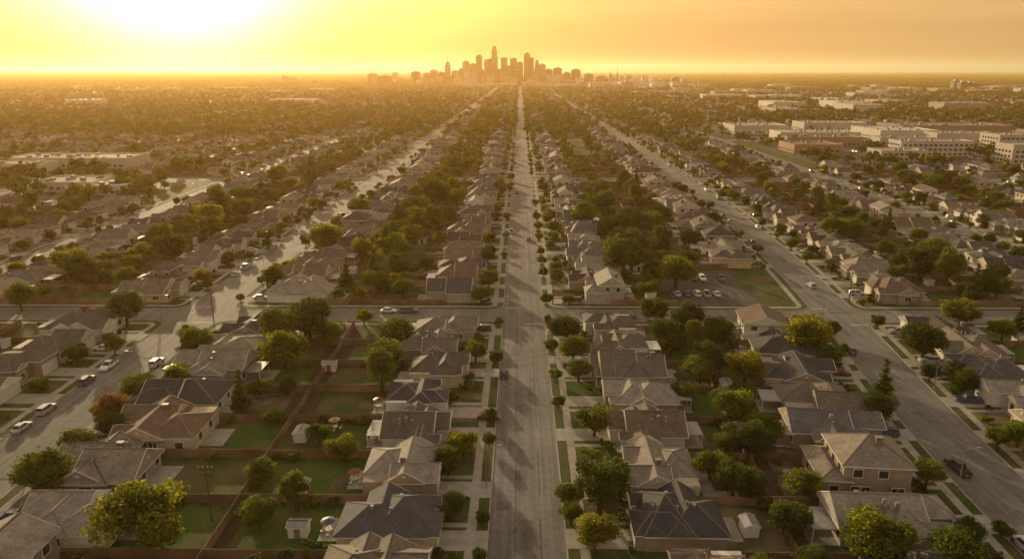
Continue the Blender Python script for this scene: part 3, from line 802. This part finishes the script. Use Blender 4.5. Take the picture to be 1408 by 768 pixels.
for nm, x, y in extras:
    if not near_hero(x, y, 3) and not excluded(x, y, 3) and visible(x, y, 10): obj(nm, EX[nm], (x, y, .16), R.choice([0, 1.57]) if nm == 'garden_shed' else R.uniform(0, 6), R.uniform(.85, 1.2) if nm == 'garden_shed' else 1)

# ------------------------------------------------------------------ warehouses
def warehouse(name, x, y, w, d, h, rows=1, rz=0, seed=0):
    r = random.Random(seed); mb = MB()
    mb.box(-w/2, w/2, -d/2, d/2, 0, h, 'whouse', top='flatroof')
    t = .4
    for a in ((-w/2-.02, w/2+.02, -d/2-.02, -d/2+t), (-w/2-.02, w/2+.02, d/2-t, d/2+.02), (-w/2-.02, -w/2+t, -d/2+t, d/2-t), (w/2-t, w/2+.02, -d/2+t, d/2-t)):
        mb.box(*a, h+.01, h+.9, 'whouse')
    for q in range(int(w*d/220)+2):
        a, b = r.uniform(-w/2+3, w/2-5), r.uniform(-d/2+3, d/2-5); s_ = r.uniform(1.2, 3.2); mb.box(a, a+s_, b, b+s_*.8, h+.01, h+r.uniform(1, 2.2), 'vent')
    for f in range(rows):
        z = 1.2+f*3.6
        for q in np.arange(-w/2+2.5, w/2-2.5, 4.2):
            mb.box(q, q+2.4, -d/2-.06, -d/2+.01, z, z+1.7, 'glass'); mb.box(q-.15, q+2.55, -d/2-.14, -d/2+.01, z-.2, z-.001, 'trim')
        for q in np.arange(-d/2+2.5, d/2-2.5, 4.2): mb.box(-w/2-.06, -w/2+.01, q, q+2.4, z, z+1.7, 'glass')
    if rows == 1:
        for q in np.arange(-w/2+6, w/2-8, 14): mb.box(q, q+4, -d/2-.1, -d/2-.07, 0, 4, 'garage')
    return obj(name, mb.mesh(name), (x, y, .05), rz)
W = [('warehouse', 286, 712, 70, 30, 8, 1), ('brick_office_building', 345, 625, 60, 22, 12, 3), ('office_building', 392, 575, 34, 22, 14, 3), ('warehouse', 300, 760, 80, 34, 9, 1),
     ('warehouse', 480, 850, 120, 60, 10, 1), ('warehouse', 400, 800, 60, 70, 9, 1), ('warehouse', 270, 860, 60, 50, 9, 1), ('office_building', 470, 690, 70, 30, 12, 3), ('warehouse', 370, 900, 70, 40, 9, 1),
     ('warehouse', 440, 745, 60, 26, 9, 1), ('office_building', 300, 590, 36, 24, 8, 2), ('warehouse', 255, 655, 40, 40, 7, 1), ('warehouse', 560, 760, 70, 60, 9, 1), ('office_building', 350, 680, 50, 18, 10, 2),
     ('warehouse', -334, 548, 92, 36, 7, 1), ('warehouse', -355, 515, 40, 22, 6, 1), ('warehouse', -272, 440, 36, 30, 5, 1), ('warehouse', -240, 425, 22, 26, 5, 1)]
for i, (n_, x, y, w, d, h, r_) in enumerate(W): warehouse(n_, x, y, w, d, h, r_, seed=i)
for a, b in ((240, 600), (250, 880), (330, 650), (420, 640), (500, 620), (420, 860), (330, 820), (540, 900), (-300, 505), (-300, 580), (-250, 455), (230, 740), (315, 560), (245, 700), (-290, 410), (-225, 400), (-380, 530), (-380, 580), (-330, 580), (-350, 498), (-260, 465), (-295, 465), (235, 560), (270, 560), (380, 610), (300, 650), (-235, 450), (-255, 400), (-222, 430), (-300, 430)):
    for q in range(9): treepts.append((a+R.uniform(-16, 16), b+R.uniform(-9, 9), .1, R.uniform(0, 6), R.uniform(.7, 1.3), R.uniform(.7, 1.3), R.uniform(.7, 1.2), R.choice([0, 1, 1, 0, 2])))
wt = []
for i in range(5):
    mb = MB(); w, d, h = R.uniform(50, 120), R.uniform(30, 60), R.uniform(7, 13); mb.box(-w/2, w/2, -d/2, d/2, 0, h, 'whouse', top='flatroof')
    for q in range(9): a, b = R.uniform(-w/2+3, w/2-5), R.uniform(-d/2+3, d/2-5); mb.box(a, a+3, b, b+3, h, h+2, 'vent')
    for q in np.arange(-w/2+3, w/2-4, 7): mb.box(q, q+4, -d/2-.1, -d/2, 1.5, 3.5, 'glass')
    wt.append(mb.mesh('fw%d' % i))
FWC = template_coll('commercial_building', wt); fwp = []
for q in range(48): y = R.uniform(1250, 3300); x = R.uniform(380, .72*y); fwp.append((x, y, .05, R.choice([0, 1.57]), 1, 1, 1, R.randrange(5)))
for q in range(10): y = R.uniform(1250, 3300); x = -R.uniform(350, .72*y); fwp.append((x, y, .05, R.choice([0, 1.57]), 1, 1, 1, R.randrange(5)))
for q in range(55): y = R.uniform(3000, 3500); x = R.uniform(-350, 750); fwp.append((x, y, .05, R.choice([0, 1.57]), .8, 1, R.uniform(1, 2.2), R.randrange(5)))
scatter('distant_commercial_buildings', FWC, fwp)
def nearFW(x, y): return any(abs(x-a[0]) < 62 and abs(y-a[1]) < 45 for a in fwp)

# ------------------------------------------------------------------ far suburb
for bi in range(len(ROADS)-1):
    fl, wl = ROADS[bi]; fr, wr = ROADS[bi+1]
    for y in np.arange(YD+10, 3000, 15):
        if any(abs(y-c_) < 11 for c_ in CY): continue
        for side in (-1, 1):
            x = (fr(y)-wr/2-17) if side > 0 else (fl(y)+wl/2+17)
            if visible(x, y, 30) and R.random() < .7 and not nearFW(x, y):
                farh.append((x+R.uniform(-5, 5), y+R.uniform(-4, 4), .05, R.choice([0, 1.57, 3.14, .4]), 1, R.choice([-1, 1]), R.uniform(.95, 1.5 if R.random() < .2 else 1.1), R.randrange(6)))
HC = template_coll('distant_house', [far_house(i) for i in range(6)])
scatter('distant_houses', HC, farh)
tm = [tree('lt%d' % i, 300+i, [8.5, 9, 8, 7, 11, 11][i], 4 if i < 4 else 3.0, [6, 7, 6, 5, 9, 9.5][i], 14, 66, .85, ['leafA', 'leafB', 'leafC', 'leafD', 'leafA', 'leafB'][i], 'cone' if i == 5 else 'round') for i in range(6)]
TC = template_coll('distant_tree', tm)
def far_tree(y, smin=.6, smax=1.4):
    lim = .74*y+40; x = R.uniform(-lim, lim)
    if excluded(x, y) or nearFW(x, y): return
    if abs(x) < 6.5 or abs(x+95) < 7 or abs(x-106) < 7: return
    cl = math.sin(x*.013+y*.004)*math.cos(y*.009-x*.005)
    if R.random() > .66+.34*cl: return
    s = R.uniform(smin, smax)
    treepts.append((x, y, .05, R.uniform(0, 6), s, s, s*R.uniform(.7, 1.05), R.choice([0, 0, 0, 1, 1, 1, 1, 1, 2, 4, 5])))
for q in range(35000): far_tree(790+(3700-790)*R.random()**.9)
scatter('distant_trees', TC, treepts)
print('far trees', len(treepts), 'far houses', len(farh), 'cars', len(cars))
def clump(seed):
    nr = np.random.RandomState(seed); r = random.Random(seed); mb = MB()
    for t in range(26):
        cx, cy = r.uniform(-70, 70), r.uniform(-30, 30); rr = r.uniform(3.5, 7); hh = r.uniform(5, 11)
        for k in range(26):
            d = nr.normal(size=3); d /= np.linalg.norm(d); c_ = np.array([cx, cy, hh*.6])+d*np.array([rr, rr, hh*.42])
            a = nr.normal(size=3); a /= np.linalg.norm(a); b = np.cross(a, d); s_ = 2.6
            mb.poly([c_-a*s_, c_-b*s_*.7, c_+a*s_, c_+b*s_*.7], 'leafA' if seed % 2 else 'leafB')
    me = mb.mesh('clump%d' % seed); at = me.attributes.new('tone', 'FLOAT', 'FACE'); at.data.foreach_set('value', nr.rand(len(me.polygons)).astype(np.float32)); return me
CC = template_coll('woodland', [clump(i) for i in range(4)])
cp = []
for q in range(6500):
    y = 3500+(14000-3500)*R.random()**1.5; x = R.uniform(-1, 1)*(.74*y+80); s = R.uniform(.8, 1.6)*(1+(y-3500)/7000)
    cp.append((x, y, 0, R.uniform(-.3, .3), s, s, s*.8, R.randrange(4)))
scatter('distant_woodland', CC, cp)

# ------------------------------------------------------------------ skyline
def ph(y, Y): return 69+(97-y)*(.961*Y+19)*.961/1000
def skyscraper(px, top, w, Y, style, mat):
    zc = .961*Y+19; X = (px-714)/1000*zc; wm = w*zc/1000; h = ph(top, Y); mb = MB(); a = wm/2; d = max(a, 14)
    if style == 'flat':
        mb.box(-a, a, -d, d, 0, h, mat, top='vent'); mb.box(-a*.5, a*.5, -d*.5, d*.5, h, h+5, 'vent')
        for q in (-1, -.33, .33, 1): mb.box(a*q-.8, a*q+.8, -d-.6, -d-.01, 0, h, 'tw3')
    elif style == 'step':
        mb.box(-a, a, -d, d, 0, h*.72, mat); mb.box(-a*.8, a*.8, -d*.8, d*.8, h*.72, h*.9, mat); mb.box(-a*.55, a*.55, -d*.55, d*.55, h*.9, h, mat)
    elif style == 'spire':
        mb.box(-a, a, -d, d, 0, h*.66, mat); mb.box(-a*.7, a*.7, -d*.7, d*.7, h*.66, h*.76, mat); mb.tube([(0, 0, h*.76), (0, 0, h*.8), (0, 0, h)], [a*.3, 1.8, 1.4], 6, 'metal')
    elif style == 'crown':
        mb.box(-a, a, -d, d, 0, h*.93, mat); mb.poly([(-a, -d, h*.93), (a, -d, h*.93), (a*.3, -d, h)], mat); mb.poly([(-a, d, h*.93), (a, d, h*.93), (a*.3, d, h)], mat)
        mb.poly([(-a, -d, h*.93), (a*.3, -d, h), (a*.3, d, h), (-a, d, h*.93)], mat); mb.poly([(a, -d, h*.93), (a, d, h*.93), (a*.3, d, h), (a*.3, -d, h)], mat)
    elif style == 'mast':
        for s_ in (-1, 1):
            for t_ in (-1, 1): mb.tube([(s_*6, t_*6, 0), (s_*1.2, t_*1.2, h*.75)], [1.2, .8], 4, 'metal')
        mb.tube([(0, 0, 0), (0, 0, h*.75), (0, 0, h)], [2.2, 1.8, 1.0], 6, 'metal')
    obj('radio_mast' if style == 'mast' else 'skyscraper', mb.mesh('skyscraper'), (X, Y, 0), R.uniform(-.05, .05) if style != 'mast' else 0)
T_ = [(528, 105, 17, 'flat'), (571, 99, 11, 'flat'), (586, 101, 9, 'flat'), (596, 97, 10, 'flat'), (607, 100, 8, 'flat'), (615, 76, 7, 'spire'), (626, 98, 10, 'flat'), (633, 94, 8, 'step'), (640, 85, 9, 'flat'), (650, 88, 9, 'flat'),
      (658, 75, 8, 'crown'), (669, 83, 8, 'flat'), (679, 64, 9, 'step'), (674, 82, 8, 'flat'), (692, 80, 9, 'flat'), (698, 90, 8, 'step'), (705, 81, 9, 'flat'), (714, 86, 8, 'flat'), (723, 72, 8, 'crown'), (729, 80, 7, 'flat'),
      (737, 83, 7, 'step'), (744, 89, 9, 'flat'), (753, 96, 10, 'flat'), (765, 94, 11, 'flat'), (778, 100, 9, 'flat'), (790, 96, 12, 'flat'), (808, 102, 12, 'flat'), (824, 105, 14, 'flat'), (847, 92, 4, 'mast'),
      (662, 97, 14, 'flat'), (685, 96, 14, 'flat'), (709, 97, 14, 'flat'), (645, 101, 14, 'flat'), (730, 99, 14, 'flat'), (749, 103, 14, 'flat'), (617, 105, 14, 'flat'), (836, 108, 12, 'flat'),
      (914, 111, 12, 'flat'), (926, 107, 10, 'flat'), (939, 112, 16, 'flat'), (953, 113, 10, 'flat')]
for i, (px, top, w, st) in enumerate(T_):
    skyscraper(px, top, w, 3650+(i*137) % 420, st, ['tw1', 'tw2', 'tw3'][i % 3])
for px, top, w in ((1308, 111, 9), (1317, 113, 9), (1327, 114, 8), (1334, 115, 8)): skyscraper(px, top, w, 2700+px % 7*12, 'flat', 'tw1')
mid = []
for q in range(150):
    x = R.gauss(20, 420); y = R.uniform(3450, 4300); mid.append((x, y, 0, R.choice([0, 1.57]), R.uniform(.2, .45), R.uniform(.4, .8), R.uniform(1.5, 4.5), R.randrange(5)))
scatter('downtown_midrise_buildings', FWC, mid)

# ------------------------------------------------------------------ haze volume
mat = bpy.data.materials.new('haze'); mat.use_nodes = True; nt = mat.node_tree; nt.nodes.remove(nt.nodes['Principled BSDF'])
vs = nt.nodes.new('ShaderNodeVolumeScatter'); vs.inputs['Color'].default_value = (1.0, .57, .21, 1); vs.inputs['Density'].default_value = 1/7800; vs.inputs['Anisotropy'].default_value = .47
nt.links.new(vs.outputs[0], nt.nodes['Material Output'].inputs['Volume']); MAT['haze'] = mat
mb = MB(); mb.box(-16000, 16000, -1500, 22000, -50, 225, 'haze'); obj('atmospheric_haze', mb.mesh('haze'))

# ------------------------------------------------------------------ light
w = bpy.data.worlds.new('World'); SC.world = w; w.use_nodes = True; nt = w.node_tree; L = nt.links
def wn(t, **kw):
    n = nt.nodes.new(t)
    for k, v in kw.items(): setattr(n, k, v)
    return n
sky = wn('ShaderNodeTexSky'); sky.sky_type = 'NISHITA'; sky.sun_disc = False; sky.sun_elevation = SUN_EL; sky.sun_rotation = SUN_AZ
sky.air_density = 1.6; sky.dust_density = 5.0; sky.ozone_density = 1.0
tint = wn('ShaderNodeMix', data_type='RGBA', blend_type='MULTIPLY'); tint.inputs[0].default_value = 1; tint.inputs[7].default_value = (1, .84, .62, 1); L.new(sky.outputs[0], tint.inputs[6])
bg = nt.nodes['Background']; L.new(tint.outputs[2], bg.inputs['Color']); bg.inputs['Strength'].default_value = .08
tc = wn('ShaderNodeTexCoord'); nrm = wn('ShaderNodeVectorMath', operation='NORMALIZE'); L.new(tc.outputs['Generated'], nrm.inputs[0])
dt = wn('ShaderNodeVectorMath', operation='DOT_PRODUCT'); L.new(nrm.outputs[0], dt.inputs[0]); dt.inputs[1].default_value = SUN_DIR
cl = wn('ShaderNodeMath', operation='MAXIMUM'); L.new(dt.outputs['Value'], cl.inputs[0]); cl.inputs[1].default_value = 0
def lobe(n_, col, strg):
    p = wn('ShaderNodeMath', operation='POWER'); L.new(cl.outputs[0], p.inputs[0]); p.inputs[1].default_value = n_
    q = wn('ShaderNodeMath', operation='MULTIPLY'); L.new(p.outputs[0], q.inputs[0]); q.inputs[1].default_value = strg
    b = wn('ShaderNodeBackground'); b.inputs['Color'].default_value = (*col, 1); L.new(q.outputs[0], b.inputs['Strength']); return b.outputs[0]
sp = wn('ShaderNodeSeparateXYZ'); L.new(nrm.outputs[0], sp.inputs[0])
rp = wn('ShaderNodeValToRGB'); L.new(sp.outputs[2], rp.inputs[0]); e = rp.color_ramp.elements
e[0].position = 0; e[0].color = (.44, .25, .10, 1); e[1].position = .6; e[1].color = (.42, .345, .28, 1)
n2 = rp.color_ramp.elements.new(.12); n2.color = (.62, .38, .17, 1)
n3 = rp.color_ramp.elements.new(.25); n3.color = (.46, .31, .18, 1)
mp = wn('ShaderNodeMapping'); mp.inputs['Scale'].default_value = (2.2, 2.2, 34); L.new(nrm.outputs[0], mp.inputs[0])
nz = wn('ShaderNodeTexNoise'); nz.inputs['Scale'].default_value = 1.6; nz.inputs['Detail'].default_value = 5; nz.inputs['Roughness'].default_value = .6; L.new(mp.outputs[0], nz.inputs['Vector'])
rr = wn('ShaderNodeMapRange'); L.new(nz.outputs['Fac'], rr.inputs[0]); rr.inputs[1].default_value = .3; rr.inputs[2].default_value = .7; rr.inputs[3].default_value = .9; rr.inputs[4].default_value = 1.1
hz = wn('ShaderNodeBackground'); L.new(rp.outputs[0], hz.inputs['Color']); L.new(rr.outputs[0], hz.inputs['Strength'])  # warm gradient added on top of the sky texture as extra fill light
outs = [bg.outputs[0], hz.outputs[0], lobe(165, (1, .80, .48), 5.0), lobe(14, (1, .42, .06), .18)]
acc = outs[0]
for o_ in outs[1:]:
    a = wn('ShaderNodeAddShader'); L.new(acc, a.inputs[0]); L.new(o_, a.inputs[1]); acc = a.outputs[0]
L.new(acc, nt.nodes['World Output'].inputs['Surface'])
sl = bpy.data.lights.new('sun', 'SUN'); sl.energy = 5.0; sl.angle = math.radians(.5); sl.color = (1, .74, .41)
so = bpy.data.objects.new('sun', sl); COL.objects.link(so); so.rotation_euler = (-SUN_DIR).to_track_quat('-Z', 'Y').to_euler(); so.location = (0, 0, 200)

# ------------------------------------------------------------------ camera
cam = bpy.data.cameras.new('camera'); cam.sensor_width = 36; cam.lens = 36*1000/1408; cam.clip_end = 120000; cam.clip_start = .5
co = bpy.data.objects.new('camera', cam); COL.objects.link(co); co.location = (-1.3, 0, 69)
pitch = math.atan(287/1000)
co.rotation_euler = (math.pi/2-pitch, 0, math.atan(10/1000/ math.cos(pitch)))
SC.camera = co
SC.view_settings.view_transform = 'Standard'; SC.view_settings.look = 'None'; SC.view_settings.exposure = 0
